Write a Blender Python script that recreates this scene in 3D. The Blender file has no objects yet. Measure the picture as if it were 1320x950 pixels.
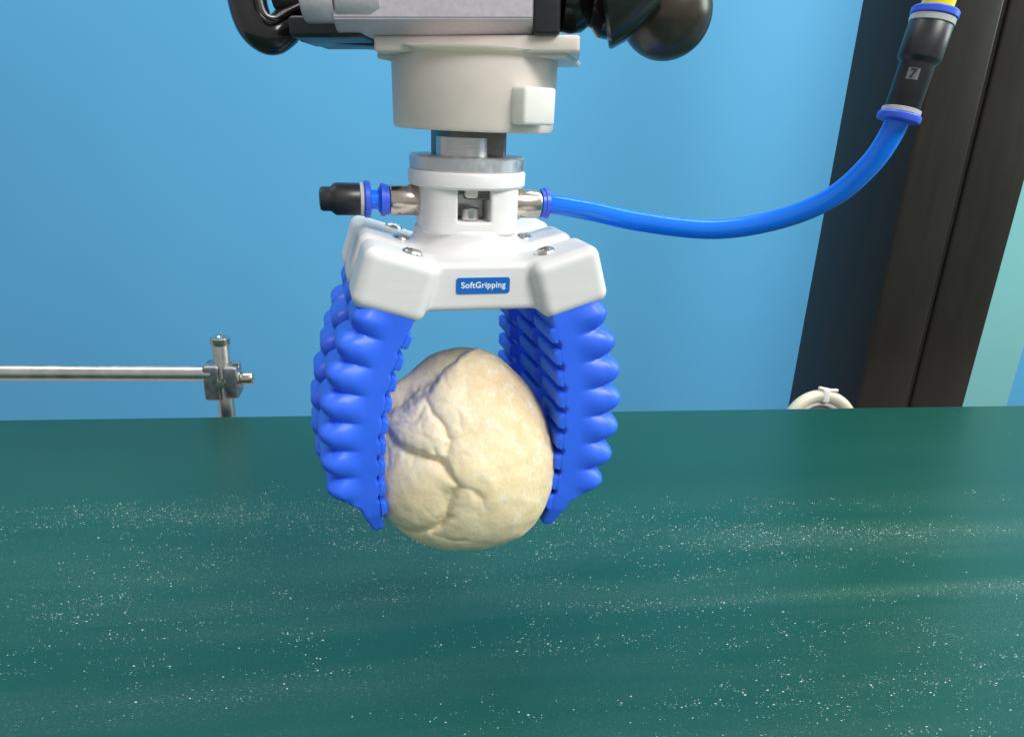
import bpy, bmesh, math, random
import numpy as np
from mathutils import Vector, Matrix, noise, Euler

random.seed(7); rng = np.random.default_rng(7)
scene = bpy.context.scene
COL = scene.collection
MM = 0.001
R = math.radians

# ------------------------------------------------------------------ camera
cam_d = bpy.data.cameras.new('camera'); cam = bpy.data.objects.new('camera', cam_d); COL.objects.link(cam)
cam_d.sensor_width = 36.0; cam_d.lens = 36.0 * 920 / 1320; cam_d.clip_start = 0.005; cam_d.clip_end = 50
cam.matrix_world = Matrix.Translation((0.014, -0.229, 0.178)) @ Matrix.Rotation(R(90 - 19.5), 4, 'X') @ Matrix.Rotation(R(2.5), 4, 'Z')
scene.camera = cam

# ------------------------------------------------------------------ light of the workshop
world = bpy.data.worlds.new('World'); scene.world = world; world.use_nodes = True
wb = world.node_tree.nodes['Background']; wb.inputs[0].default_value = (0.95, 0.97, 1.0, 1); wb.inputs[1].default_value = 0.43
def area(name, loc, target, sx, sy, power, color):
    d = bpy.data.lights.new(name, 'AREA'); d.shape = 'RECTANGLE'; d.size = sx; d.size_y = sy; d.energy = power; d.color = color
    o = bpy.data.objects.new(name, d); COL.objects.link(o); o.location = loc
    o.rotation_euler = (Vector(target) - Vector(loc)).to_track_quat('-Z', 'Y').to_euler()
    return o
area('ceiling_lamp_over_belt', (0.62, -0.62, 0.95), (0, 0, 0.1), 0.5, 0.35, 12, (1, 0.985, 0.96))
area('ceiling_lamp_row', (-0.10, 0.30, 1.5), (-0.15, 0.65, 0.1), 2.2, 0.35, 18, (0.97, 0.99, 1))
area('right_bounce_fill', (1.3, 0.25, 0.75), (0.2, 0.3, 0.05), 0.6, 0.9, 12, (0.86, 1.0, 0.95))  # added fill lamp, not a window: gives the greenish bounce from the right
vs = scene.view_settings; vs.view_transform = 'Standard'; vs.look = 'None'; vs.gamma = 1; vs.exposure = 0.12; vs.use_curve_mapping = False

# ------------------------------------------------------------------ material helpers
def srgb(r, g, b):
    f = lambda c: (c / 255 / 12.92) if c / 255 <= 0.04045 else ((c / 255 + 0.055) / 1.055) ** 2.4
    return (f(r), f(g), f(b), 1)
class NT:
    def __init__(s, name):
        s.m = bpy.data.materials.new(name); s.m.use_nodes = True; s.t = s.m.node_tree; s.n = s.t.nodes
        s.b = s.n['Principled BSDF']; s.tc = s.n.new('ShaderNodeTexCoord')
    def node(s, typ, **kw):
        n = s.n.new(typ)
        for k, v in kw.items(): setattr(n, k, v)
        return n
    def link(s, a, b): s.t.links.new(a, b)
    def mapping(s, scale=(1, 1, 1), rot=(0, 0, 0), loc=(0, 0, 0), src='Object'):
        m = s.node('ShaderNodeMapping'); m.inputs['Scale'].default_value = scale; m.inputs['Rotation'].default_value = rot; m.inputs['Location'].default_value = loc
        s.link(s.tc.outputs[src], m.inputs['Vector']); return m.outputs['Vector']
    def noise(s, vec, scale, detail=4, rough=0.55):
        n = s.node('ShaderNodeTexNoise'); n.inputs['Scale'].default_value = scale; n.inputs['Detail'].default_value = detail; n.inputs['Roughness'].default_value = rough
        s.link(vec, n.inputs['Vector']); return n.outputs['Fac']
    def ramp(s, fac, stops):
        n = s.node('ShaderNodeValToRGB'); e = n.color_ramp.elements
        while len(e) < len(stops): e.new(0.5)
        for el, (p, c) in zip(e, stops): el.position = p; el.color = c if hasattr(c, '__len__') else (c, c, c, 1)
        s.link(fac, n.inputs[0]); return n.outputs[0]
    def mix(s, fac, a, b, blend='MIX'):
        n = s.node('ShaderNodeMix', data_type='RGBA', blend_type=blend)
        for sock, v in ((n.inputs[0], fac), (n.inputs[6], a), (n.inputs[7], b)):
            if hasattr(v, 'is_linked'): s.link(v, sock)
            else: sock.default_value = v
        return n.outputs[2]
    def math(s, op, a, b=0.5):
        n = s.node('ShaderNodeMath', operation=op)
        for sock, v in ((n.inputs[0], a), (n.inputs[1], b)):
            if hasattr(v, 'is_linked'): s.link(v, sock)
            else: sock.default_value = v
        return n.outputs[0]
    def bump(s, h, strength, dist):
        n = s.node('ShaderNodeBump'); n.inputs['Strength'].default_value = strength; n.inputs['Distance'].default_value = dist
        s.link(h, n.inputs['Height']); s.link(n.outputs[0], s.b.inputs['Normal'])
    def set(s, **kw):
        for k, v in kw.items():
            sock = s.b.inputs[k.replace('_', ' ')]
            if hasattr(v, 'is_linked'): s.link(v, sock)
            else: sock.default_value = v
        return s
def simple(name, col, rough=0.4, metal=0.0, var=0.12, scale=120, bump=0.0, bdist=0.0002, stretch=(1, 1, 1), **kw):
    q = NT(name); v = q.mapping(stretch); f = q.noise(v, scale, 5)
    dark = tuple(c * (1 - var) for c in col[:3]) + (1,); lite = tuple(min(1, c * (1 + var)) for c in col[:3]) + (1,)
    q.set(Base_Color=q.ramp(f, [(0.3, dark), (0.7, lite)]), Roughness=q.ramp(f, [(0.25, rough * 0.8), (0.75, min(1, rough * 1.25))]), Metallic=metal)
    if bump: q.bump(q.noise(v, scale * 6, 3), bump, bdist)
    q.set(**kw); return q.m

M = {}
M['white'] = simple('white_printed_plastic', (0.76, 0.75, 0.735, 1), 0.42, var=0.03, scale=60, bump=0.25, bdist=0.0001, stretch=(1, 1, 6))
M['resin'] = simple('milky_resin', (0.76, 0.68, 0.61, 1), 0.38, var=0.07, scale=45, Subsurface_Weight=0.4, Subsurface_Radius=(0.9, 0.9, 0.6), Subsurface_Scale=0.006)
M['tab'] = simple('clear_white_resin', (0.80, 0.79, 0.74, 1), 0.3, var=0.05, scale=60, Subsurface_Weight=0.4, Subsurface_Radius=(0.9, 0.9, 0.6), Subsurface_Scale=0.006)
M['blue_sil'] = simple('blue_silicone', (0.034, 0.155, 0.95, 1), 0.40, var=0.06, scale=70, bump=0.12, bdist=0.0001, Subsurface_Weight=0.15, Subsurface_Radius=(0.1, 0.3, 1.0), Subsurface_Scale=0.003)
M['blue_tube'] = simple('blue_polyurethane_tube', (0.006, 0.20, 0.96, 1), 0.16, var=0.05, scale=30)
M['blue_clip'] = simple('blue_moulded_plastic', (0.045, 0.12, 0.74, 1), 0.35, var=0.06, scale=200)
M['yellow'] = simple('yellow_polyurethane_tube', (0.86, 0.72, 0.01, 1), 0.2, var=0.05, scale=60)
M['black'] = simple('black_plastic', (0.018, 0.018, 0.021, 1), 0.38, var=0.3, scale=150)
M['blackgloss'] = simple('black_lacquered_metal', (0.014, 0.013, 0.012, 1), 0.16, var=0.3, scale=60)
M['nickel'] = simple('nickel_plated_brass', (0.62, 0.55, 0.47, 1), 0.24, 1.0, var=0.1, scale=160)
M['steel'] = simple('brushed_steel', (0.60, 0.59, 0.57, 1), 0.32, 1.0, var=0.15, scale=150, stretch=(1, 1, 12))
M['rod'] = simple('stainless_rod', (0.62, 0.59, 0.54, 1), 0.3, 1.0, var=0.12, scale=90)
M['alu'] = simple('cast_aluminium', (0.70, 0.70, 0.71, 1), 0.42, 1.0, var=0.06, scale=500, bump=0.3, bdist=0.0001)
M['darksteel'] = simple('dark_steel', (0.16, 0.15, 0.14, 1), 0.33, 1.0, var=0.25, scale=200)
M['zinc'] = simple('zinc_clamp', (0.34, 0.35, 0.37, 1), 0.42, 1.0, var=0.25, scale=220, bump=0.25, bdist=0.0002)
M['clear'] = simple('clear_plastic_ring', (0.75, 0.76, 0.74, 1), 0.12, var=0.05, scale=100, Transmission_Weight=0.35, IOR=1.45)
M['anod'] = simple('anodised_bar', (0.62, 0.57, 0.61, 1), 0.5, 0.45, var=0.06, scale=900)
M['bronze'] = simple('dark_bronze_knob', (0.055, 0.045, 0.033, 1), 0.28, 0.35, var=0.4, scale=60)
M['sticker'] = simple('blue_sticker', (0.004, 0.135, 0.53, 1), 0.4, var=0.03, scale=100)
M['lettering'] = simple('pale_lettering', (0.75, 0.84, 0.9, 1), 0.5, var=0.02, scale=100)
M['mark'] = simple('worn_grey_print', (0.13, 0.13, 0.145, 1), 0.6, var=0.4, scale=900)
M['tie'] = simple('white_nylon', (0.72, 0.70, 0.64, 1), 0.4, var=0.08, scale=100)
M['ringmat'] = simple('cream_plastic', (0.62, 0.58, 0.45, 1), 0.35, var=0.15, scale=60, Subsurface_Weight=0.2, Subsurface_Scale=0.004)
M['flour'] = simple('flour', (0.58, 0.64, 0.58, 1), 0.9, var=0.1, scale=400)

def mat_belt():
    q = NT('green_belt'); v = q.mapping()
    sep = q.node('ShaderNodeSeparateXYZ'); q.link(v, sep.inputs[0])
    smudge = q.noise(q.mapping((0.3, 2.6, 1)), 14, 5, 0.6); wide = q.noise(q.mapping((1, 2.0, 1), loc=(3.1, 0.7, 0)), 5, 3)
    fine = q.noise(q.mapping((0.55, 1.3, 1)), 1500, 2, 0.6); fine2 = q.noise(v, 2600, 2)
    # drag marks of flour that run with the belt: a long one in front, a short dense one behind
    def mark(v0, half, u0, soft):
        d = q.math('ABSOLUTE', q.math('ADD', q.math('SUBTRACT', sep.outputs['Y'], v0), q.math('MULTIPLY', q.math('SUBTRACT', smudge, 0.5), 0.012)))
        a_ = q.math('SUBTRACT', 1.0, q.math('MULTIPLY', d, 1.0 / half)); a_ = q.math('MAXIMUM', a_, 0.0)
        e = q.math('MULTIPLY', q.math('SUBTRACT', sep.outputs['X'], u0), 1.0 / soft); n = q.node('ShaderNodeClamp'); q.link(e, n.inputs[0]); return q.math('MULTIPLY', a_, n.outputs[0])
    marks = q.math('ADD', mark(-0.193, 0.0065, -0.02, 0.12), q.math('MULTIPLY', mark(-0.150, 0.013, 0.03, 0.06), 0.8))
    sm = q.ramp(smudge, [(0.42, 0.0), (0.70, 1.0)])
    n = q.node('ShaderNodeMapRange'); n.inputs[1].default_value = -0.075; n.inputs[2].default_value = -0.145; q.link(q.math('ADD', sep.outputs['Y'], q.math('MULTIPLY', q.math('SUBTRACT', smudge, 0.5), 0.09)), n.inputs[0]); near = n.outputs[0]
    dens = q.math('MULTIPLY', q.math('ADD', q.math('MULTIPLY', sm, 0.8), marks), near)
    specks = q.ramp(fine, [(0.58, 0.0), (0.74, 1.0)])
    base = q.ramp(wide, [(0.3, (0.0046, 0.062, 0.047, 1)), (0.7, (0.0080, 0.076, 0.056, 1))])
    c = q.mix(q.math('MULTIPLY', q.math('MULTIPLY', dens, q.ramp(fine2, [(0.25, 0.3), (0.75, 1.0)])), 0.055), base, (0.42, 0.52, 0.40, 1))
    c = q.mix(q.math('MULTIPLY', q.math('MULTIPLY', dens, specks), 0.30), c, (0.60, 0.70, 0.62, 1))
    q.set(Base_Color=c, Roughness=q.ramp(wide, [(0.3, 0.36), (0.7, 0.42)]), Specular_IOR_Level=0.36); q.bump(q.noise(v, 700, 4), 0.08, 0.0003)
    return q.m
M['belt'] = mat_belt()
def mat_wall(name, a, b):
    q = NT(name); f = q.noise(q.mapping((1, 1, 0.6)), 2.5, 3)
    q.set(Base_Color=q.ramp(f, [(0.3, a), (0.7, b)]), Roughness=0.55); q.bump(q.noise(q.mapping(), 300, 3), 0.05, 0.0005); return q.m
M['wall'] = mat_wall('blue_wall', (0.080, 0.35, 0.61, 1), (0.090, 0.375, 0.64, 1))
M['teal'] = mat_wall('teal_panel', (0.16, 0.42, 0.42, 1), (0.19, 0.47, 0.49, 1))
def mat_column():
    q = NT('painted_black_steel'); f = q.noise(q.mapping((6, 6, 1)), 12, 6, 0.65); g = q.noise(q.mapping(), 160, 4)
    c = q.ramp(f, [(0.3, (0.017, 0.015, 0.012, 1)), (0.7, (0.023, 0.020, 0.016, 1))])
    q.set(Base_Color=c, Roughness=q.ramp(f, [(0.3, 0.34), (0.7, 0.42)]), Specular_IOR_Level=0.22); q.bump(g, 0.12, 0.0006); return q.m
M['column'] = mat_column()
def mat_bread():
    q = NT('floured_dough'); v = q.mapping()
    n1 = q.noise(v, 55, 5, 0.6); n2 = q.noise(v, 420, 4, 0.65); n3 = q.noise(q.mapping((1, 1, 1), loc=(5, 2, 1)), 150, 5, 0.65)
    sep = q.node('ShaderNodeSeparateXYZ'); q.link(v, sep.inputs[0])
    # crust browner on one cheek of the roll, paler where it was folded
    side = q.math('ADD', q.math('MULTIPLY', sep.outputs['X'], 16.0), q.math('MULTIPLY', sep.outputs['Z'], 7.0))
    side = q.math('ADD', side, q.math('MULTIPLY', q.math('SUBTRACT', n1, 0.5), 1.3))
    crust = q.ramp(side, [(0.0, 0.0), (0.35, 1.0)])
    pale = q.ramp(n1, [(0.3, (0.86, 0.70, 0.41, 1)), (0.7, (0.90, 0.78, 0.53, 1))])
    tan = q.ramp(n3, [(0.3, (0.72, 0.54, 0.29, 1)), (0.72, (0.83, 0.68, 0.43, 1))])
    c = q.mix(crust, pale, tan)
    # dry floury skin round the fold
    dx = q.math('SUBTRACT', sep.outputs['X'], -0.010); dz = q.math('SUBTRACT', sep.outputs['Z'], 0.010)
    rr = q.math('SQRT', q.math('ADD', q.math('MULTIPLY', dx, dx), q.math('MULTIPLY', dz, dz)))
    fold = q.ramp(q.math('ADD', rr, q.math('MULTIPLY', q.math('SUBTRACT', n3, 0.5), 0.030)), [(0.006, 1.0), (0.019, 0.0)])
    c = q.mix(q.math('MULTIPLY', fold, 0.7), c, (0.85, 0.76, 0.59, 1))
    fl = q.math('MULTIPLY', q.ramp(n2, [(0.51, 0.0), (0.59, 1.0)]), q.ramp(n3, [(0.42, 0.0), (0.58, 1.0)]))
    c = q.mix(q.math('MULTIPLY', fl, 0.5), c, (0.90, 0.87, 0.79, 1))
    n4 = q.noise(v, 1300, 3, 0.6); c = q.mix(q.math('MULTIPLY', q.ramp(n4, [(0.56, 0.0), (0.68, 1.0)]), 0.28), c, (0.92, 0.88, 0.78, 1))
    c = q.mix(q.math('MULTIPLY', q.ramp(n4, [(0.30, 1.0), (0.40, 0.0)]), 0.30), c, (0.50, 0.36, 0.18, 1))
    q.set(Base_Color=c, Roughness=q.ramp(n2, [(0.35, 0.48), (0.65, 0.75)]), Subsurface_Weight=0.18, Subsurface_Radius=(1.0, 0.6, 0.3), Subsurface_Scale=0.004)
    h = q.math('ADD', q.math('MULTIPLY', n2, 0.5), n3); q.bump(q.math('ADD', h, q.math('MULTIPLY', n4, 0.35)), 0.24, 0.0006)
    return q.m
M['bread'] = mat_bread()

# ------------------------------------------------------------------ object helpers
def link(o, parent=None):
    COL.objects.link(o); o.parent = parent; return o
def tag(o, label=None, cat=None, group=None, kind=None):
    if label: o['label'] = label
    if cat: o['category'] = cat
    if group: o['group'] = group
    if kind: o['kind'] = kind
    return o
def thing(name, label, cat, loc=(0, 0, 0), rot=(0, 0, 0), group=None):
    o = link(bpy.data.objects.new(name, None)); o.empty_display_size = 0.01
    o.location = [c * MM for c in loc]; o.rotation_euler = [R(a) for a in rot]
    return tag(o, label, cat, group)
def meshobj(name, verts, faces, mat, parent=None, smooth=True, loc=(0, 0, 0), rot=(0, 0, 0)):
    me = bpy.data.meshes.new(name); me.from_pydata([(x * MM, y * MM, z * MM) for x, y, z in verts], [], [tuple(int(i) for i in f) for f in faces])
    me.polygons.foreach_set('use_smooth', [smooth] * len(me.polygons)); me.update()
    me.materials.append(mat)
    o = link(bpy.data.objects.new(name, me), parent); o.location = [c * MM for c in loc]; o.rotation_euler = [R(a) for a in rot]
    return o
def bmobj(name, bm, mat, parent=None, smooth=True, loc=(0, 0, 0), rot=(0, 0, 0), sharp=38):
    bmesh.ops.recalc_face_normals(bm, faces=bm.faces)
    bmesh.ops.scale(bm, vec=(MM, MM, MM), verts=bm.verts)
    me = bpy.data.meshes.new(name); bm.to_mesh(me); bm.free()
    me.polygons.foreach_set('use_smooth', [smooth] * len(me.polygons))
    if smooth: me.set_sharp_from_angle(angle=R(sharp))
    me.materials.append(mat)
    o = link(bpy.data.objects.new(name, me), parent); o.location = [c * MM for c in loc]; o.rotation_euler = [R(a) for a in rot]
    return o
def box(cx, cy, cz, sx, sy, sz, bevel=0.5, seg=3, bm=None):
    b = bmesh.new(); bmesh.ops.create_cube(b, size=1)
    bmesh.ops.scale(b, vec=(sx, sy, sz), verts=b.verts)
    if bevel: bmesh.ops.bevel(b, geom=list(b.edges), offset=bevel, segments=seg, affect='EDGES', profile=0.5)
    bmesh.ops.translate(b, vec=(cx, cy, cz), verts=b.verts)
    if bm is None: return b
    me = bpy.data.meshes.new('tmp'); b.to_mesh(me); bm.from_mesh(me); b.free(); bpy.data.meshes.remove(me); return bm
def rounded_plate(sx, sz, th, rad):
    b = bmesh.new(); vs_ = []
    for qx, qz, a0 in ((1, 1, 0), (-1, 1, 90), (-1, -1, 180), (1, -1, 270)):
        for k in range(5):
            a = R(a0 + k * 22.5); vs_.append(b.verts.new((qx * (sx / 2 - rad) + rad * math.cos(a), -th / 2, qz * (sz / 2 - rad) + rad * math.sin(a))))
    f = b.faces.new(vs_); e = bmesh.ops.extrude_face_region(b, geom=[f]); bmesh.ops.translate(b, vec=(0, th, 0), verts=[g for g in e['geom'] if isinstance(g, bmesh.types.BMVert)])
    return b
def lathe(profile, seg=64, facets=None, bm=None, mtx=None):
    """profile: list of (r, z); closed with caps where r == 0 is not given"""
    bm = bm or bmesh.new(); rings = []; allv = []
    for r, z in profile:
        ring = [bm.verts.new((r * math.cos(2 * math.pi * k / seg), r * math.sin(2 * math.pi * k / seg), z)) for k in range(seg)]
        rings.append(ring); allv += ring
    for a, b in zip(rings, rings[1:]):
        for k in range(seg): bm.faces.new((a[k], a[(k + 1) % seg], b[(k + 1) % seg], b[k]))
    bm.faces.new(rings[0][::-1]); bm.faces.new(rings[-1])
    if mtx is not None: bmesh.ops.transform(bm, matrix=mtx, verts=allv)
    return bm
def catmull(pts, n=12):
    pts = [Vector(p) for p in pts]; P = [2 * pts[0] - pts[1]] + pts + [2 * pts[-1] - pts[-2]]; out = []
    for i in range(1, len(P) - 2):
        for k in range(n):
            t = k / n; a, b, c, d = P[i - 1:i + 3]
            out.append(0.5 * ((2 * b) + (c - a) * t + (2 * a - 5 * b + 4 * c - d) * t * t + (3 * b - a - 3 * c + d) * t ** 3))
    out.append(pts[-1]); return out
def tube(pts, rad, seg=20, closed=False, bm=None):
    bm = bm or bmesh.new(); rings = []; n = len(pts); up = Vector((0.13, 0.97, 0.2))
    for i, p in enumerate(pts):
        a = pts[(i - 1) % n] if closed else pts[max(0, i - 1)]; b = pts[(i + 1) % n] if closed else pts[min(n - 1, i + 1)]
        d = (b - a).normalized(); s = d.cross(up).normalized(); u = s.cross(d)
        r = rad(i / (n - 1)) if callable(rad) else rad
        rings.append([bm.verts.new(p + r * (math.cos(2 * math.pi * k / seg) * s + math.sin(2 * math.pi * k / seg) * u)) for k in range(seg)])
    prs = list(zip(rings, rings[1:])) + ([(rings[-1], rings[0])] if closed else [])
    for a, b in prs:
        for k in range(seg): bm.faces.new((a[k], a[(k + 1) % seg], b[(k + 1) % seg], b[k]))
    if not closed: bm.faces.new(rings[0][::-1]); bm.faces.new(rings[-1])
    return bm
def axis_mtx(a, d):
    d = Vector(d).normalized(); return Matrix.Translation(a) @ d.to_track_quat('Z', 'Y').to_matrix().to_4x4()

# ---- signed distance modelling, meshed with surface nets
def grid(lo, hi, h):
    ax = [np.arange(l, u + h, h, dtype=np.float32) for l, u in zip(lo, hi)]
    return np.meshgrid(*ax, indexing='ij') + [np.array(lo, np.float32), h]
def nets(f, lo, h):
    nx, ny, nz = f.shape; s = f < 0
    cs = s[:-1, :-1, :-1].astype(np.int8)
    cnt = np.zeros((nx - 1, ny - 1, nz - 1), np.int8)
    sl = lambda a, n: slice(a, n - 1 + a)
    for dx in (0, 1):
        for dy in (0, 1):
            for dz in (0, 1): cnt += s[sl(dx, nx), sl(dy, ny), sl(dz, nz)]
    act = (cnt > 0) & (cnt < 8); idx = np.argwhere(act); N = len(idx)
    cid = np.full(act.shape, -1, np.int64); cid[act] = np.arange(N)
    acc = np.zeros((N, 3)); wsum = np.zeros(N)
    cor = {}
    for c in ((a, b, d) for a in (0, 1) for b in (0, 1) for d in (0, 1)): cor[c] = f[idx[:, 0] + c[0], idx[:, 1] + c[1], idx[:, 2] + c[2]].astype(np.float64)
    for a in cor:
        for k in range(3):
            if a[k] == 0:
                b = list(a); b[k] = 1; b = tuple(b); fa, fb = cor[a], cor[b]; m = (fa < 0) != (fb < 0)
                t = np.where(m, fa / np.where(m, fa - fb, 1), 0)
                p = np.array(a, float)[None, :].repeat(N, 0); p[:, k] += t
                acc[m] += p[m]; wsum[m] += 1
    V = (idx + acc / wsum[:, None]) * h + lo[None, :]
    quads = []
    for k in range(3):
        i, j = [(1, 2), (2, 0), (0, 1)][k]
        sh = [slice(None)] * 3; sh2 = [slice(None)] * 3; sh[k] = slice(0, -1); sh2[k] = slice(1, None)
        cr = s[tuple(sh)] != s[tuple(sh2)]; e = np.argwhere(cr)
        e = e[(e[:, i] > 0) & (e[:, j] > 0) & (e[:, i] < f.shape[i] - 1) & (e[:, j] < f.shape[j] - 1)]
        ins = s[e[:, 0], e[:, 1], e[:, 2]]
        def c(di, dj):
            q = e.copy(); q[:, i] -= di; q[:, j] -= dj; return cid[q[:, 0], q[:, 1], q[:, 2]]
        Q = np.stack([c(1, 1), c(0, 1), c(0, 0), c(1, 0)], 1)
        Q[~ins] = Q[~ins][:, ::-1]; quads.append(Q)
    return V, np.concatenate(quads)
def sbox(x, y, z, hx, hy, hz, r):
    qx = np.abs(x) - (hx - r); qy = np.abs(y) - (hy - r); qz = np.abs(z) - (hz - r)
    return np.sqrt(np.maximum(qx, 0) ** 2 + np.maximum(qy, 0) ** 2 + np.maximum(qz, 0) ** 2) + np.minimum(np.maximum(qx, np.maximum(qy, qz)), 0) - r
def smin(a, b, k):
    h = np.clip(0.5 + 0.5 * (b - a) / k, 0, 1); return b * (1 - h) + a * h - k * h * (1 - h)
def smax(a, b, k): return -smin(-a, -b, k)

# ================================================================== setting
BY = 8.4                                             # the conveyor runs 8.4 degrees off the camera's cross direction
wall = bmobj('wall', box(0, 0, 0, 5200, 40, 2600, 0), M['wall'], smooth=False, loc=(-150, 900, 500), rot=(0, 0, 3)); tag(wall, kind='structure')
pan = bmobj('wall_panel', box(0, 0, 0, 150, 60, 2600, 4), M['teal'], loc=(684, 800, 500), rot=(0, 0, 3)); tag(pan, kind='structure')

# conveyor: belt sheet with a rounded rear edge, carried by a steel slider bed
conv = thing('conveyor', 'dark green conveyor belt dusted with white flour', 'conveyor', (15.2, 190.7, 0), (0, 0, BY))
bm = bmesh.new(); prof = [(-900, 0), (-2.2, 0)] + [(-2.2 + 2.2 * math.sin(a), -2.2 + 2.2 * math.cos(a)) for a in (0.5, 1.05, 1.57)] + [(0, -5), (-900, -5)]
rows = [[bm.verts.new((x, y, z)) for y, z in prof] for x in np.linspace(-1300, 1300, 9)]
for a, b in zip(rows, rows[1:]):
    for k in range(len(prof)): bm.faces.new((a[k], b[k], b[(k + 1) % len(prof)], a[(k + 1) % len(prof)]))
bmobj('belt', bm, M['belt'], conv)
bmobj('slider_bed', box(0, -455, -26, 2600, 890, 41, 1), M['darksteel'], conv)

# ================================================================== column
col = thing('steel_column', 'brownish black steel column with a vertical joint, standing behind the belt', 'column', (305, 330, -120), (0, 0, BY))
W1 = 46; W2 = 50
bmobj('post', box(W1 / 2, 52, 320, W1, 104, 880, 2.5), M['column'], col)
bmobj('post', box(W1 + 4 + W2 / 2, 52, 320, W2, 104, 880, 2.5), M['column'], col)
bmobj('joint_strip', box(W1 + 2, 54, 320, 4.4, 102, 876, 0), M['column'], col, smooth=False)

# cream ring tied at its top behind the belt
ring = thing('plastic_ring', 'cream plastic ring with a white tie, peeking over the belt beside the column', 'ring', (243.5, 258, -31.5), (-12, 0, 6))
pts = [Vector((25 * math.cos(a), 0, 25 * math.sin(a))) for a in np.linspace(0, 2 * math.pi, 60, endpoint=False)]
bmobj('rim', tube(pts, 4.6, 16, True), M['ringmat'], ring)
pts = [Vector((19.5 * math.cos(a), 1.0, 19.5 * math.sin(a))) for a in np.linspace(0, 2 * math.pi, 60, endpoint=False)]
bmobj('web', lathe([(2, -1), (23, -1), (23, 1), (2, 1)], 48, mtx=axis_mtx((0, 2.5, 0), (0, 1, 0))), M['zinc'], ring)
bmobj('inner_rim', tube(pts, 2.2, 10, True), M['tie'], ring)
t = bmobj('tie', box(0, 0, 25.5, 5, 9.5, 10, 1.2), M['tie'], ring, rot=(0, 3, 0))
bmobj('tie_end', box(-5, -1.5, 30, 9, 3, 2.2, 0.6), M['tie'], t, rot=(0, 8, 0)); bmobj('tie_end', box(6.5, -1.5, 29.2, 10, 3, 2.2, 0.6), M['tie'], t, rot=(0, -4, 0))

# ================================================================== guide rail at the left
rail = thing('guide_rail', 'steel guide rod held in a cross clamp on a short post', 'guide rail', (-167, 190, 0), (0, 0, BY))
bmobj('post', lathe([(5.0, -120), (5.0, 40.2), (4.6, 41)], 32), M['rod'], rail)
bmobj('post_cap', lathe([(5.6, 37.2), (5.9, 38), (5.9, 41.4), (5.5, 41.9), (2.0, 41.9), (1.6, 41.2)], 32), M['nickel'], rail)
bmobj('rod', lathe([(4.9, 0), (4.9, 400)], 32, mtx=axis_mtx((-6, -3.0, 19.0), (-1, 0, 0.012))), M['rod'], rail)
bmobj('clamp_half', box(-5.9, 0, 13.5, 9.8, 15, 23, 1.8), M['zinc'], rail); bmobj('clamp_half', box(5.4, 0, 13.8, 8.8, 15, 21, 1.8), M['zinc'], rail)
bb = bmobj('clamp_bolt', lathe([(2.6, 0), (2.6, 2), (4.1, 2.05), (4.3, 2.6), (4.3, 8.2), (3.8, 9.0), (2.4, 9.0), (2.2, 7.4)], 28, mtx=axis_mtx((9, -1.5, 15.0), (1, 0, 0))), M['nickel'], rail)
bmobj('washer', lathe([(5.6, 0), (5.6, 1.2)], 28, mtx=axis_mtx((9.6, -1.5, 15.0), (1, 0, 0))), M['steel'], bb)
bmobj('clamp_screw', lathe([(2.7, 0), (2.9, 0.4), (2.7, 1.8), (1.2, 2.0)], 20, mtx=axis_mtx((-0.3, -7.2, 13.5), (0, -1, 0))), M['nickel'], rail)
bmobj('clamp_screw', lathe([(2.4, 0), (2.6, 0.4), (2.4, 2.8), (1.2, 3.0)], 20, mtx=axis_mtx((8.2, -2, 23.2), (0.25, 0, 1))), M['nickel'], rail)

# ================================================================== soft gripper
YAW = 16
grip = thing('soft_gripper', 'white soft robotic gripper with six blue silicone fingers holding dough', 'gripper', (0, 0, 0), (0, 0, YAW))
BX = -3.2                                            # centre of the finger block
ROWS = (-24.0, 0.0, 24.0); TA = R(17.2)
def base_sdf():
    lo = (-42, -38, 118); X, Y, Z, l, h = grid(lo, (42, 38, 149), 0.5)
    f = sbox(X, Y, Z - 131.3, 24, 29.0, 7.0, 1.8)
    blocks = None
    for sx in (-1, 1):
        xx = X * sx - 25.3; zz = Z - 133.3               # block centre
        u = xx * math.cos(TA) + zz * math.sin(TA); w = -xx * math.sin(TA) + zz * math.cos(TA)
        for ry in ROWS:
            taper = 9.3
            b = sbox(u, Y - ry, w + 0.5, 10.4, taper, 8.7, 3.2)
            blocks = b if blocks is None else np.minimum(blocks, b)
    f = smin(f, blocks, 2.2)
    rr = np.sqrt((X - 0.4) ** 2 + Y ** 2); hub = smax(rr - 16.2, np.abs(Z - 139.5) - 5.5, 1.0)
    f = smin(f, hub, 5.0)
    return nets(f, l, h)
V, Q = base_sdf(); V[:, 0] += BX
base = meshobj('finger_mount', V, Q, M['white'], grip)

# screws in the top of each block
def screw_bm():
    bm = lathe([(3.1, -1.2), (3.1, 0.2), (2.9, 0.9), (2.2, 1.5), (1.5, 1.7), (1.45, 0.5)], 24)
    for k in range(6):
        a = k * math.pi / 3; box(1.75 * math.cos(a), 1.75 * math.sin(a), 1.45, 0.7, 0.7, 0.5, 0.1, 1, bm)
    return bm
s0 = None
for sx in (-1, 1):
    for ry in ROWS:
        if s0 is None: o = s0 = bmobj('screw', screw_bm(), M['steel'], grip)
        else: o = s0.copy(); link(o, grip)
        cx = 25.3 - math.sin(TA) * 8.0 - 3.4 * math.cos(TA); cz = 133.3 + math.cos(TA) * 8.0 - 3.4 * math.sin(TA)
        o.location = ((BX + sx * cx) * MM, (ry + 0.5) * MM, (cz - 0.1) * MM); o.rotation_euler = (0, -sx * TA, random.random())

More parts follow.
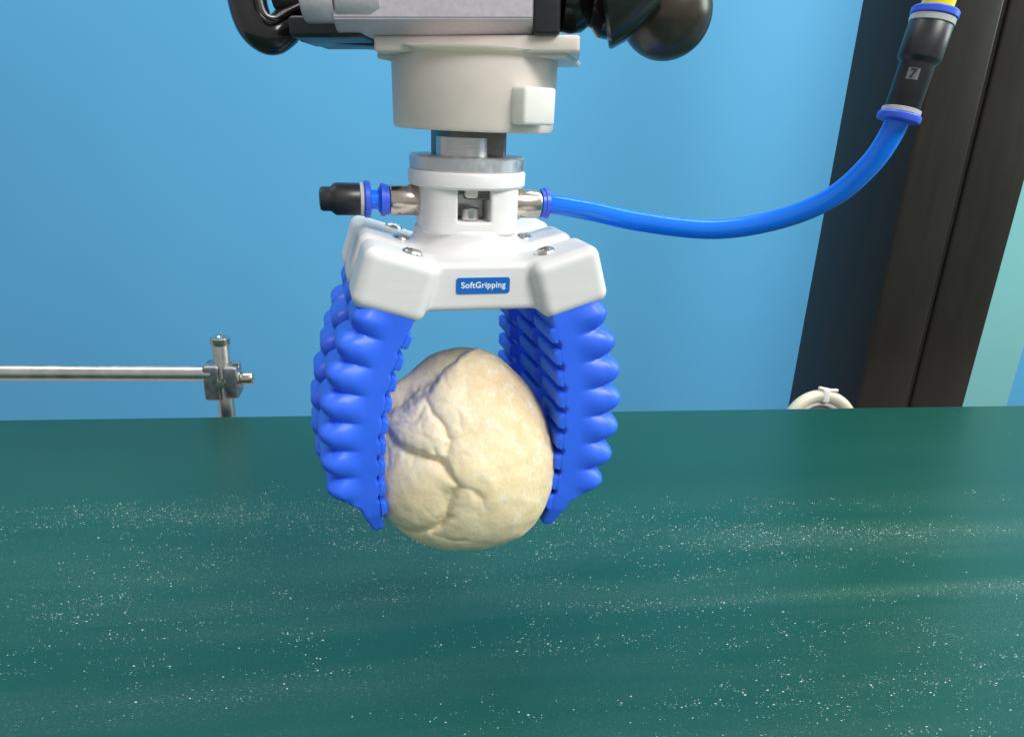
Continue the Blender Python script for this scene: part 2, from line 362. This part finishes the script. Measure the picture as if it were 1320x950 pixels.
# sticker with its lettering on the front of the bridge
st = bmobj('sticker', rounded_plate(15.6, 4.6, 0.5, 0.7), M['sticker'], grip, loc=(BX - 0.2, -29.1, 131.9))
cu = bpy.data.curves.new('lettering', 'FONT'); cu.body = 'SoftGripping'; cu.size = 0.0028; cu.align_x = 'CENTER'; cu.align_y = 'CENTER'; cu.extrude = 0.00005; cu.offset = 0.00006; cu.space_character = 1.06
tmp = bpy.data.objects.new('tmp', cu); COL.objects.link(tmp); bpy.context.view_layer.update()
me = bpy.data.meshes.new_from_object(tmp.evaluated_get(bpy.context.evaluated_depsgraph_get())); bpy.data.objects.remove(tmp)
me.materials.clear(); me.materials.append(M['lettering']); xs = [v.co.x for v in me.vertices]; k = 0.0130 / (max(xs) - min(xs))
for v in me.vertices: v.co.x *= k; v.co.y *= min(k, 1.0)
le = link(bpy.data.objects.new('lettering', me), st); le.rotation_euler = (R(90), 0, 0); le.location = (0, -0.00030, 0.0001)

# neck with its window, rim, metal disc and square shaft
HX = -2.7
def neck_sdf():
    X, Y, Z, l, h = grid((-18, -18, 142.5), (18, 18, 159), 0.4)
    n = 3.2; rr = (np.abs(X) ** n + np.abs(Y) ** n) ** (1 / n)
    f = smax(rr - 15.2, np.abs(Z - 150.7) - 7.2, 0.7)
    cav = smax((np.abs(X + 0.6) - 5.0), np.abs(Z - 152.6) - 5.0, 0.5)
    cav = smax(cav, np.abs(Y + 10) - 6.5, 0.5)
    f = smax(f, -cav, 0.4)
    led = sbox(X - 4, Y + 14.2, Z - 150.0, 5.5, 1.0, 2.6, 0.6)
    return nets(f, l, h)
V, Q = neck_sdf(); V[:, 0] += HX; neck = meshobj('neck', V, Q, M['white'], grip)
bmobj('window_screw', lathe([(2.6, 0), (2.7, 0.3), (2.7, 3.2), (2.3, 3.6)], 28, mtx=Matrix.Translation((HX - 0.8, -10.2, 147.8))), M['steel'], neck)
bmobj('window_pin', box(HX - 1.2, -12.4, 155.8, 3.8, 3, 2.6, 0.7), M['tie'], neck)
bmobj('window_backing', box(HX - 0.6, -4.4, 152.6, 9.6, 0.8, 9.6, 0), M['steel'], neck, smooth=False)
bmobj('window_bar', box(HX + 1.5, -11.0, 155.6, 9, 3.2, 3.4, 0.5), M['darksteel'], neck)
bmobj('rim', lathe([(17.4, 157.0), (18.1, 157.7), (18.1, 161.1), (17.6, 161.8)], 72, mtx=Matrix.Translation((HX, 0, 0))), M['white'], grip)
disc = bmobj('metal_disc', lathe([(17.3, 161.7), (17.7, 162.2), (17.7, 165.5), (17.2, 166.0), (3, 166.0)], 72, mtx=Matrix.Translation((HX, 0, 0))), M['alu'], grip)
sh = bmobj('shaft', box(0, 0, 171, 18.2, 18.2, 12, 1.6, 3), M['darksteel'], grip, loc=(HX + 0.2, 0, 0), rot=(0, 0, 12))
bmobj('shaft_sleeve', lathe([(8.0, 165), (8.0, 171.3)], 40), M['steel'], sh, loc=(-3.0, -3.0, 0))

# push-in fittings left and right of the neck
def fitting(x0, sgn, zc):
    m = axis_mtx((x0, 0, zc), (sgn, 0, 0))
    f = bmobj('fitting', lathe([(4.0, -2), (4.5, 0), (4.7, 0.6), (4.7, 8.6), (4.3, 9.2), (3.4, 9.3)], 40, mtx=m), M['nickel'], grip)
    bmobj('release_collar', lathe([(3.3, 8.6), (3.6, 9.3), (4.5, 9.6), (4.5, 10.6), (4.9, 10.8), (4.9, 11.9), (3.9, 12.2), (3.5, 12.6)], 40, mtx=m), M['blue_clip'], f)
    return f
fitting(HX - 14.6, -1, 152.2); fitting(HX + 14.6, 1, 151.6)

# ---- one silicone finger: straight in (t, u, w), then bent along its pressurised curve
def bend(P):
    ts = np.linspace(-8, 80, 881); ph = TA - (np.clip(ts - 3, 0, None) / 66.0) * R(29)
    dx = np.sin(ph); dz = -np.cos(ph); st_ = ts[1] - ts[0]; i0 = np.argmin(np.abs(ts))
    cx = np.cumsum(dx) * st_; cz = np.cumsum(dz) * st_; cx -= cx[i0]; cz -= cz[i0]
    t = P[:, 0] * 1.10; a = np.interp(t, ts, ph); X = np.interp(t, ts, cx) + P[:, 1] * np.cos(a); Zz = np.interp(t, ts, cz) + P[:, 1] * np.sin(a)
    return np.stack([X, P[:, 2], Zz], 1)
TEETH = [6.5 + 6.9 * k for k in range(9)]
def finger_sdf():
    T, U, W_, l, h = grid((-6, -11.5, -12.2), (73.5, 13, 12.2), 0.42)
    t = T[:, 0, 0]; P_ = 8.35; col_ = lambda a: a.astype(np.float32)[:, None, None]
    g = np.abs(np.cos(np.pi * (t - 4.2) / P_)) ** 0.8                     # 1 on a fold's crest, 0 in the valley
    pk = np.interp(t, [-6, 2, 12.6, 21, 30, 38, 46, 54, 57.5, 61, 66, 72], [7.6, 8.9, 10.6, 11.3, 11.4, 10.9, 9.9, 8.5, 6.8, -1.0, -2.8, -4.6])
    am = np.interp(t, [-1, 4, 14, 30, 46, 54, 60, 61], [0, 2.6, 3.2, 3.6, 4.1, 4.2, 0.6, 0])
    uo = col_(pk - am * (1 - g)); gs = col_((g - 0.45) * np.interp(t, [-1, 4, 56, 60], [0, 1, 1, 0]))
    ui = col_(np.interp(t, [-6, 0, 60, 70], [-8.6, -8.6, -8.4, -7.8]))
    hw = col_(np.interp(t, [-1, 46, 58, 64, 72], [8.5, 8.9, 8.6, 8.0, 5.4]))
    fade = np.clip((U + 3.5) / 8.0, 0, 1); fade = fade * fade * (3 - 2 * fade)
    hw = hw + 2.3 * gs * fade + 0.2 * fade
    rd = np.minimum(1.0 + 3.4 * fade, (uo - ui) * 0.42)
    q1 = np.abs(U - (uo + ui) / 2) - (uo - ui) / 2 + rd; q2 = np.abs(W_) - hw + rd
    f = np.sqrt(np.maximum(q1, 0) ** 2 + np.maximum(q2, 0) ** 2) + np.minimum(np.maximum(q1, q2), 0) - rd
    f = smax(f * 0.8, np.abs(T - 34.4) - 36.8, 1.4)
    for a, b in zip(TEETH, TEETH[1:]):
        g_ = np.sqrt((T - (a + b) / 2) ** 2 + (U + 9.0) ** 2) - 1.85; f = smax(f, -g_, 0.3)
    return nets(f, l, h)
V, Q = finger_sdf(); V = bend(V)
def tooth_geo(t0):
    prof = [(-2.4, -7.8), (-2.3, -9.0), (-2.0, -9.7), (-1.4, -10.0), (1.4, -10.0), (2.0, -9.7), (2.3, -9.0), (2.4, -7.8)]
    ws = [(-8.7, 0.55), (-8.3, 0.95), (-7.9, 1.0), (7.9, 1.0), (8.3, 0.95), (8.7, 0.55)]; v = []; f = []; n = len(prof)
    for w, s in ws:
        for a, b in prof: v.append((t0 + a * (0.85 + 0.15 * s), -8.2 + (b + 8.2) * s, w))
    for i in range(len(ws) - 1):
        for k in range(n): f.append((i * n + k, i * n + (k + 1) % n, (i + 1) * n + (k + 1) % n, (i + 1) * n + k))
    f += [tuple(range(n))[::-1], tuple(range((len(ws) - 1) * n, len(ws) * n))]
    return bend(np.array(v)), f
fin0 = None
for sx in (1, -1):
    for ry in ROWS:
        if fin0 is None:
            fin = fin0 = meshobj('finger', V, Q, M['blue_sil'], grip); teeth0 = []
            for t0 in TEETH:
                tv, tf = tooth_geo(t0); o = meshobj('grip_tooth', tv, tf, M['blue_sil'], fin); o.data.set_sharp_from_angle(angle=R(40)); teeth0.append(o)
        else:
            fin = fin0.copy(); link(fin, grip)
            for o in teeth0: c = o.copy(); link(c, fin)
        bx = 25.3 + math.sin(TA) * 7.6; bz = 133.3 - math.cos(TA) * 7.6
        fin.location = ((BX + sx * bx) * MM, ry * MM, bz * MM); fin.rotation_euler = (0, 0, 0 if sx == 1 else math.pi)
        if sx == 1: fin.rotation_euler = (0, R({-24.0: 0.0, 0.0: 1.2, 24.0: 5.0}[ry]), 0)
        if sx == -1:                                  # the left row is pushed outwards by the dough, its middle finger most
            fin.rotation_euler = (Matrix.Rotation(R({-24.0: 6.0, 0.0: 9.0, 24.0: 4.0}[ry]), 3, 'Y') @ Matrix.Rotation(math.pi, 3, 'Z')).to_euler()
            fin.scale = (0.93, 1, 0.94)

# ================================================================== dough roll
def bread_sdf():
    X, Y, Z, l, h = grid((-32, -29, -36), (32, 29, 36), 0.37)
    S = 0.267
    pts = [(603, 453), (640, 464), (672, 490), (698, 527), (712, 565), (716, 603), (706, 650), (682, 682), (642, 698), (600, 702), (555, 693), (520, 672), (500, 642), (494, 600), (495, 550), (507, 512), (533, 485), (562, 463)]
    P = np.array([((x - 605) * S, -(y - 578) * S) for x, y in pts]); ang = np.arctan2(P[:, 1], P[:, 0]); rad = np.hypot(P[:, 0], P[:, 1]); o = np.argsort(ang); ang = ang[o]; rad = rad[o]
    aa = np.concatenate([ang - 2 * np.pi, ang, ang + 2 * np.pi]); r3 = np.tile(rad, 3)
    fa = np.linspace(-np.pi, np.pi, 721); fr = np.interp(fa, aa, r3); kern = np.ones(13) / 13; fr = np.convolve(np.concatenate([fr[-7:-1], fr, fr[1:7]]), kern, 'valid')
    rf = np.interp(np.arctan2(Z, X), fa, fr).astype(np.float32)
    rho = np.sqrt(X ** 2 + Z ** 2) / rf
    f = (np.sqrt(rho ** 2 + (Y / 25.0) ** 2) - 1) * 26.0
    X2 = X[:, 0, :].copy(); Z2 = Z[:, 0, :].copy(); X0, Z0 = X2.copy(), Z2.copy()
    for i in range(X2.shape[0]):                       # seams of torn dough wander
        for j in range(X2.shape[1]):
            p = Vector((X0[i, j], Z0[i, j], 0))
            X2[i, j] += 1.2 * noise.noise(p * 0.18) + 0.5 * noise.noise(p * 0.55 + Vector((7, 0, 1))) + 0.14 * noise.noise(p * 1.3)
            Z2[i, j] += 1.2 * noise.noise(p * 0.18 + Vector((0, 9, 3))) + 0.5 * noise.noise(p * 0.55 + Vector((3, 3, 8))) + 0.14 * noise.noise(p * 1.3 + Vector((5, 5, 5)))
    zx = lambda p: ((480 + p[0] / 3.52 - 605) * S, -(440 + p[1] / 3.52 - 578) * S)
    def dist(poly):
        best = np.full(X2.shape, 1e9, np.float32); side = np.zeros_like(best); par = np.zeros_like(best)
        P_ = [zx(p) for p in poly]; n = len(P_) - 1
        for i, ((x0, z0), (x1, z1)) in enumerate(zip(P_, P_[1:])):
            dx, dz = x1 - x0, z1 - z0; t = np.clip(((X2 - x0) * dx + (Z2 - z0) * dz) / (dx * dx + dz * dz), 0, 1)
            d = np.hypot(X2 - x0 - t * dx, Z2 - z0 - t * dz); m = d < best; best[m] = d[m]
            side[m] = np.sign(dx * (Z2 - z0) - dz * (X2 - x0))[m]; par[m] = ((i + t) / n)[m]
        return best, side, par
    D = np.zeros(X2.shape, np.float32)                 # metres of dough pressed in, positive = inward
    def groove(poly, depth, wid, fade=True):
        nonlocal D
        d, s, p = dist(poly); e = np.sin(np.pi * np.clip(p * 0.9 + 0.05, 0, 1)) ** 0.6 if fade else 1
        D = D + depth * np.exp(-d / wid) * e
    def ledge(poly, depth, wid, sgn, lip=0.5):                   # one side lower, falling off away from the lip
        nonlocal D
        d, s, p = dist(poly); e = np.clip((1 - p) * 3.5, 0, 1) * np.clip(p * 5 + (0.5 if lip == 1.0 else 0.0), 0, 1)
        D = D + depth * np.where(s * sgn > 0, np.exp(-(d / wid) ** 1.3), np.exp(-(d / 0.9) ** 2) * lip) * e
    def bulge(c, r, depth):
        nonlocal D
        x, z = zx(c); D = D - depth * np.exp(-((X2 - x) ** 2 + (Z2 - z) ** 2) / (r * S / 3.52 * 1.0) ** 2)
    # hollow under the folded top at the upper left
    x, z = zx((205, 205)); ca, sa = math.cos(0.62), math.sin(0.62)
    uu = (X2 - x) * ca + (Z2 - z) * sa; vv = -(X2 - x) * sa + (Z2 - z) * ca
    D = D + 11.5 * np.exp(-(uu / 9.5) ** 2 - (vv / 5.6) ** 2)
    ledge([(478, 58), (410, 105), (335, 185), (316, 262)], 6.0, 13.0, -1, 1.0)
    ledge([(60, 352), (150, 335), (215, 300), (330, 235)], 3.0, 5.0, 1)
    groove([(120, 372), (180, 432), (270, 480), (370, 505), (415, 560), (442, 602)], 2.0, 0.9)
    ledge([(120, 372), (180, 432), (270, 480), (370, 505), (415, 560), (442, 602)], 2.0, 5.5, -1)
    groove([(442, 602), (425, 650), (398, 730), (365, 775), (290, 812), (200, 825), (120, 790)], 1.8, 1.7)
    ledge([(442, 602), (425, 650), (398, 730), (365, 775), (290, 812)], 1.6, 5.0, -1)
    groove([(306, 262), (345, 325), (392, 385), (408, 420), (385, 500)], 2.2, 0.8)
    groove([(308, 290), (285, 335), (232, 372), (150, 385)], 1.1, 0.8)
    groove([(385, 470), (440, 430), (500, 400), (530, 350)], 1.0, 0.9)
    groove([(442, 602), (490, 612), (535, 655), (548, 700)], 0.9, 0.8)
    groove([(355, 455), (362, 490)], 1.0, 0.5); groove([(160, 180), (200, 188), (240, 205)], 0.9, 0.6)
    groove([(460, 70), (462, 160), (475, 260), (490, 330)], 0.5, 1.6)
    for poly in ([(200, 300), (235, 330), (250, 360)], [(250, 395), (300, 405), (335, 440)], [(330, 330), (300, 360), (310, 400)], [(420, 300), (450, 340), (470, 390)],
                 [(350, 270), (420, 290), (470, 275)], [(440, 490), (470, 480), (500, 500)], [(180, 345), (230, 350), (270, 330)], [(500, 620), (520, 690), (510, 740)],
                 [(330, 150), (380, 180), (400, 230)], [(130, 430), (160, 500), (150, 560)], [(340, 820), (420, 850), (500, 845)]):
        groove(poly, 0.42, 0.5)
    bulge((485, 545), 95, 1.6); bulge((250, 640), 190, 1.2); bulge((310, 420), 80, 1.2); bulge((400, 280), 90, 1.0); bulge((250, 270), 45, 1.3)
    ro = np.zeros(X2.shape, np.float32); xs_ = X0[:, 0]; zs_ = Z0[0]
    for i in range(0, len(xs_)):
        for j in range(0, len(zs_)):
            v = Vector((xs_[i] * 0.17, zs_[j] * 0.17, 4.2)); ro[i, j] = abs(noise.fractal(v, 0.9, 2.1, 4)) - 0.25
    cx_, cz_ = zx((285, 370)); ro *= np.exp(-(((X2 - cx_) / 9.5) ** 2 + ((Z2 - cz_) / 9.0) ** 2)); D = D - 0.6 * ro
    for _ in range(2):
        Dp = np.pad(D, 1, mode='edge'); D = (Dp[1:-1, 1:-1] * 2 + Dp[:-2, 1:-1] + Dp[2:, 1:-1] + Dp[1:-1, :-2] + Dp[1:-1, 2:]) / 6
    front = 1 / (1 + np.exp((Y + 2.0) / 2.0))
    f = f + D[:, None, :] * front * 1.0
    return nets(f, l, h)
V, Q = bread_sdf()
for i in range(len(V)):
    p = Vector(V[i]); n = p.normalized()
    V[i] += np.array(n) * (0.35 * noise.fractal(p * 0.13, 1.0, 2.0, 2) + 0.035 * noise.fractal(p * 0.9, 0.8, 2.1, 3))
bread = meshobj('dough_roll', V, Q, M['bread'])
bread.matrix_world = Matrix.Translation((-0.0008, -0.018, 0.0755)) @ Matrix.Rotation(R(-19.5), 4, 'X') @ Matrix.Rotation(R(-2.5), 4, 'Y')
tag(bread, 'cream floured dough roll with folded creases, gripped by the blue fingers', 'dough')

# ================================================================== adapter above the gripper
ad = thing('adapter_mount', 'milky white round adapter with a square plate above the gripper', 'adapter', (0, 0, 0), (0, 0, YAW))
bmobj('collar', lathe([(22.4, 173.2), (23.6, 173.5), (24.1, 174.6), (24.5, 193), (25.6, 194.3), (27, 194.8)], 80, mtx=Matrix.Translation((-0.9, 0, 0))), M['resin'], ad)
bmobj('plate', box(0, 0, 0, 55.5, 46, 4.2, 0.8), M['resin'], ad, loc=(2.6, 1.5, 195.6), rot=(0, -2.0, -YAW - 4))
bmobj('lower_plate', box(0, 0, 0, 54, 39, 1.6, 0.7), M['resin'], ad, loc=(3.0, 4.0, 193.2), rot=(0, -2.0, -YAW - 10))
bs = bmobj('clamp_boss', box(0, 0, 0, 11.4, 12, 9.8, 0.9), M['tab'], ad, loc=(9.4, -21.0, 180.6), rot=(0, 0, 24))
bmobj('clamp_lip', box(0, 0, 0, 14, 8, 3.6, 1.2), M['resin'], bs, loc=(-2, 4.5, -4.0))

# ================================================================== robot wrist
wr = thing('robot_wrist', 'dark robot wrist with grey metal bar at the top of the frame', 'robot wrist', (0, 0, 200), (0, -2.2, 0))
bm = bmesh.new(); prof = [(-25, 1.2), (-25, 22), (25, 22), (25, -2.2), (-20.5, -2.2)]
ends = [[bm.verts.new((x, y, z)) for y, z in prof] for x in (-36.5, 15.6)]
for k in range(5): bm.faces.new((ends[0][k], ends[0][(k + 1) % 5], ends[1][(k + 1) % 5], ends[1][k]))
bm.faces.new(ends[0][::-1]); bm.faces.new(ends[1]); bmesh.ops.bevel(bm, geom=list(bm.edges), offset=0.35, segments=2, affect='EDGES')
bmobj('tool_bar', bm, M['anod'], wr)
bmobj('end_block', box(19.2, -2, 8.5, 7.0, 44, 22, 0.8), M['black'], wr)
bmobj('side_block', box(-39.5, -2, -0.3, 20, 38, 5.4, 1.2), M['black'], wr)
bmobj('under_arm', box(-38.5, 4, -3.9, 26, 16, 2.6, 0.6), M['black'], wr, rot=(0, 3, 0))
cyl = bmobj('bolt_barrel', lathe([(6.6, 0), (7.0, 0.4), (7.0, 8.2), (6.7, 8.6)], 40, mtx=axis_mtx((-44.5, -20, 7.2), (1, 0, 0))), M['anod'], wr)
bmobj('bolt_barrel', lathe([(6.8, 0), (7.2, 0.4), (7.2, 9), (6.2, 11.5), (3, 12)], 40, mtx=axis_mtx((-35.5, -20, 7.2), (1, 0, 0))), M['anod'], wr)
# black bent guard at the left
pts = catmull([(-52, 4, 31), (-62, 0, 24), (-65.2, -4, 12), (-63, -8, 2.5), (-58.5, -10, -1.6), (-55.0, -8, 0.0), (-52, -2, 5), (-46, 4, 7)], 10)
gd = bmobj('guard', tube(pts, lambda t: 5.9 - 1.5 * t, 24), M['blackgloss'], wr)
pts2 = catmull([(-46, -8, 32), (-57, -10, 22), (-59, -12, 12), (-57.5, -15.2, 4), (-54.8, -14.4, 2.4), (-52, -11.5, 4.5), (-48, -8, 7)], 10)
bmobj('guard_edge', tube(pts2, 0.8, 10), M['darksteel'], gd)
bmobj('guard_inner', box(-52, -2, 14, 12, 16, 20, 4), M['black'], wr)
# black turned knobs at the right
bmobj('knob', lathe([(7.0, 0), (8.4, 1), (8.8, 4), (8.2, 7), (6.6, 9), (7.0, 10.2), (9.2, 12), (9.6, 15), (8, 18)], 48, mtx=axis_mtx((23, -4, 8.5), (1, 0.1, -0.05))), M['blackgloss'], wr)
bmobj('lever_hub', lathe([(3, 0), (14.6, 0.2), (15.0, 1.0), (13.6, 6), (10.6, 11), (8, 15)], 56, mtx=axis_mtx((33.8, -12, 9.5), (1, -0.1, 0.20))), M['blackgloss'], wr)
bmobj('ball_grip', lathe([(13.0 * math.sin(a), -13.0 * math.cos(a)) for a in np.linspace(0.12, 3.02, 24)], 56, mtx=axis_mtx((54.0, -1, 5.6), (0.5, 0.6, 0.62))), M['bronze'], wr)
bmobj('lever_neck', lathe([(10.5, 0), (11, 6), (12.2, 14), (12.6, 30)], 40, mtx=axis_mtx((50, -1, 10), (0.35, 0.3, 0.9))), M['bronze'], wr)

# ================================================================== hoses, connector, plug
path = catmull([(20.5, 5.0, 151.7), (25.5, 5.3, 151.5), (36.6, 4.6, 150.2), (53.9, 2.2, 147.6), (75.3, -2.0, 146.9), (92.5, -7.2, 151.2), (105.3, -13, 158.8), (112.4, -18, 168.7), (115.5, -21.1, 178.1), (116.3, -22.0, 186)], 12)
hose = bmobj('air_hose', tube(path, 3.12, 24), M['blue_tube']); tag(hose, 'glossy blue air hose curving from the gripper up to the black connector', 'hose')
A = Vector((115.9, -22.2, 181.4)); Bv = Vector((120.6, -20.3, 208.2)); L = (Bv - A).length; cm = axis_mtx(A, Bv - A)
cn = thing('hose_connector', 'black straight push-in hose connector with blue collars at both ends', 'connector')
bmobj('body', lathe([(4.1, 2.4), (4.4, 2.8), (4.4, 13.8), (4.6, 14.4), (5.2, 15.0), (5.4, 15.5), (5.4, 23.8), (5.1, 24.2)], 48, mtx=cm), M['black'], cn)
bmobj('clear_ring', lathe([(4.8, 1.3), (5.0, 1.5), (5.0, 2.5), (4.6, 2.7)], 40, mtx=cm), M['clear'], cn)
bmobj('release_collar', lathe([(3.3, -0.9), (5.4, -0.6), (5.6, -0.2), (5.6, 0.9), (5.2, 1.3), (3.4, 1.4)], 40, mtx=cm), M['blue_clip'], cn)
bmobj('clear_ring', lathe([(5.3, 24.0), (5.6, 24.2), (5.6, 25.6), (5.2, 25.8)], 40, mtx=cm), M['clear'], cn)
bmobj('release_collar', lathe([(4.2, 25.6), (5.6, 25.7), (5.9, 26.0), (5.9, 27.3), (5.5, 27.7), (4.2, 27.9)], 40, mtx=cm), M['blue_clip'], cn)
# worn print with a 7 on the connector's waist, wrapped round the barrel
def wrap(me, r, axis_off, zc, s=1.0):
    for v in me.vertices:
        a = v.co.x / MM / r + axis_off; rr = r + v.co.z / MM; p = cm @ Vector((rr * math.cos(a), rr * math.sin(a), zc + v.co.y / MM)); v.co = p * MM
toc = cm.inverted() @ Vector((14, -229, 178)); A0 = math.atan2(toc.y, toc.x) - 0.05
bm = bmesh.new(); bmesh.ops.create_grid(bm, x_segments=8, y_segments=2, size=1)
bmesh.ops.scale(bm, vec=(1.45 * MM, 1.45 * MM, 1), verts=bm.verts); bmesh.ops.translate(bm, vec=(0, 0, 0.06 * MM), verts=bm.verts)
me = bpy.data.meshes.new('print_patch'); bm.to_mesh(me); bm.free(); wrap(me, 4.4, A0, 10.8); me.materials.append(M['mark']); pp = link(bpy.data.objects.new('print_patch', me), cn)
cu = bpy.data.curves.new('numeral', 'FONT'); cu.body = '7'; cu.size = 0.0031; cu.align_x = 'CENTER'; cu.align_y = 'CENTER'; cu.extrude = 0.00004; cu.offset = 0.00008
tmp = bpy.data.objects.new('tmp', cu); COL.objects.link(tmp); bpy.context.view_layer.update()
me = bpy.data.meshes.new_from_object(tmp.evaluated_get(bpy.context.evaluated_depsgraph_get())); bpy.data.objects.remove(tmp)
for v in me.vertices: v.co.z += 0.00012
wrap(me, 4.4, A0, 10.8); me.materials.clear(); me.materials.append(M['black']); link(bpy.data.objects.new('numeral', me), pp)
yp = [A + (Bv - A).normalized() * d for d in (24, 32, 45, 70)]
yh = bmobj('supply_hose', tube(catmull(yp, 6), 4.0, 24), M['yellow']); tag(yh, 'short yellow air hose leaving the top of the black connector', 'hose')

pl = thing('end_plug', 'black stopper cap on a blue hose stub at the left fitting', 'plug', (-27.5 * math.cos(R(YAW)), -27.5 * math.sin(R(YAW)), 152.3), (0, 0, YAW))
m = axis_mtx((0, 0, 0), (-1, 0, 0))
bmobj('stub_hose', lathe([(2.9, -3), (2.9, 6.5)], 32, mtx=m), M['blue_tube'], pl)
bmobj('release_collar', lathe([(3.2, 4.6), (5.2, 4.9), (5.5, 5.2), (5.5, 6.4), (5.1, 6.8), (3.4, 7.0)], 40, mtx=m), M['blue_clip'], pl)
bmobj('clear_ring', lathe([(4.8, 6.8), (5.0, 7.0), (5.0, 7.9), (4.7, 8.1)], 40, mtx=m), M['clear'], pl)
bmobj('cap', lathe([(4.6, 7.8), (4.8, 8.2), (4.8, 14.8), (4.5, 15.5), (3.7, 16.4), (3.6, 16.8), (3.6, 18.8), (3.2, 19.5), (1.8, 19.8)], 40, mtx=m), M['black'], pl)

# ================================================================== flour on the belt
def flour():
    cosb, sinb = math.cos(R(BY)), math.sin(R(BY)); verts = []; faces = []
    def fleck(u, v, r):
        x = 15.2 + u * cosb - v * sinb; y = 190.7 + u * sinb + v * cosb
        k0 = len(verts); n = 6; a0 = random.random() * 6.28; el = 1 + random.random() * 0.9; hgt = r * random.uniform(0.35, 0.8)
        for k in range(n):
            a = a0 + 2 * math.pi * k / n; q = r * random.uniform(0.65, 1.15); dx = q * math.cos(a) * el; dy = q * math.sin(a)
            verts.append((x + dx * cosb - dy * sinb, y + dx * sinb + dy * cosb, 0.03))
        verts.append((x, y, 0.03 + hgt))
        for k in range(n): faces.append((k0 + k, k0 + (k + 1) % n, k0 + n))
    def density(u, v):
        d = 0.5 + 0.8 * noise.fractal(Vector((u * 0.006, v * 0.04, 3.3)), 1.0, 2.0, 4) + 0.45 * noise.noise(Vector((u * 0.035, v * 0.06, 9)))
        cut = -98 - 32 / (1 + math.exp(-(u - 30) / 25)); far = 1.0 if v < cut else max(0.006, 1 - (v - cut) / 16)
        band = 1.3 * math.exp(-((v + 149) / 5.5) ** 2) * math.exp(-((u - 140) / 55) ** 2) + 0.32 * math.exp(-((v + 116) / 12) ** 2) * math.exp(-((u + 120) / 150) ** 2) + 0.4 * math.exp(-((v + 193) / 5) ** 2) * (u > -20)
        return far * (max(0, d - 0.32) * 0.8 + band)
    size = lambda m: min(0.26, m * math.exp(random.gauss(0.2, 0.55)))
    n = 0
    while n < 19000:
        u = random.uniform(-330, 420); v = random.uniform(-290, -4)
        if random.random() < density(u, v): fleck(u, v, size(0.052)); n += 1
    n = 0
    while n < 1900:                                   # small clumps dragged along the belt
        u = random.uniform(-330, 420); v = random.uniform(-290, -4)
        if random.random() > density(u, v): continue
        for _ in range(random.randint(3, 11)): fleck(u + random.gauss(0, 2.6), v + random.gauss(0, 0.9), size(0.062))
        n += 1
    for _ in range(120): fleck(random.uniform(-330, 400), random.uniform(-290, -110), random.uniform(0.16, 0.30))
    o = meshobj('flour', verts, faces, M['flour'], smooth=False); tag(o, 'white flour flecks strewn over the green belt', 'flour', kind='stuff')
flour()
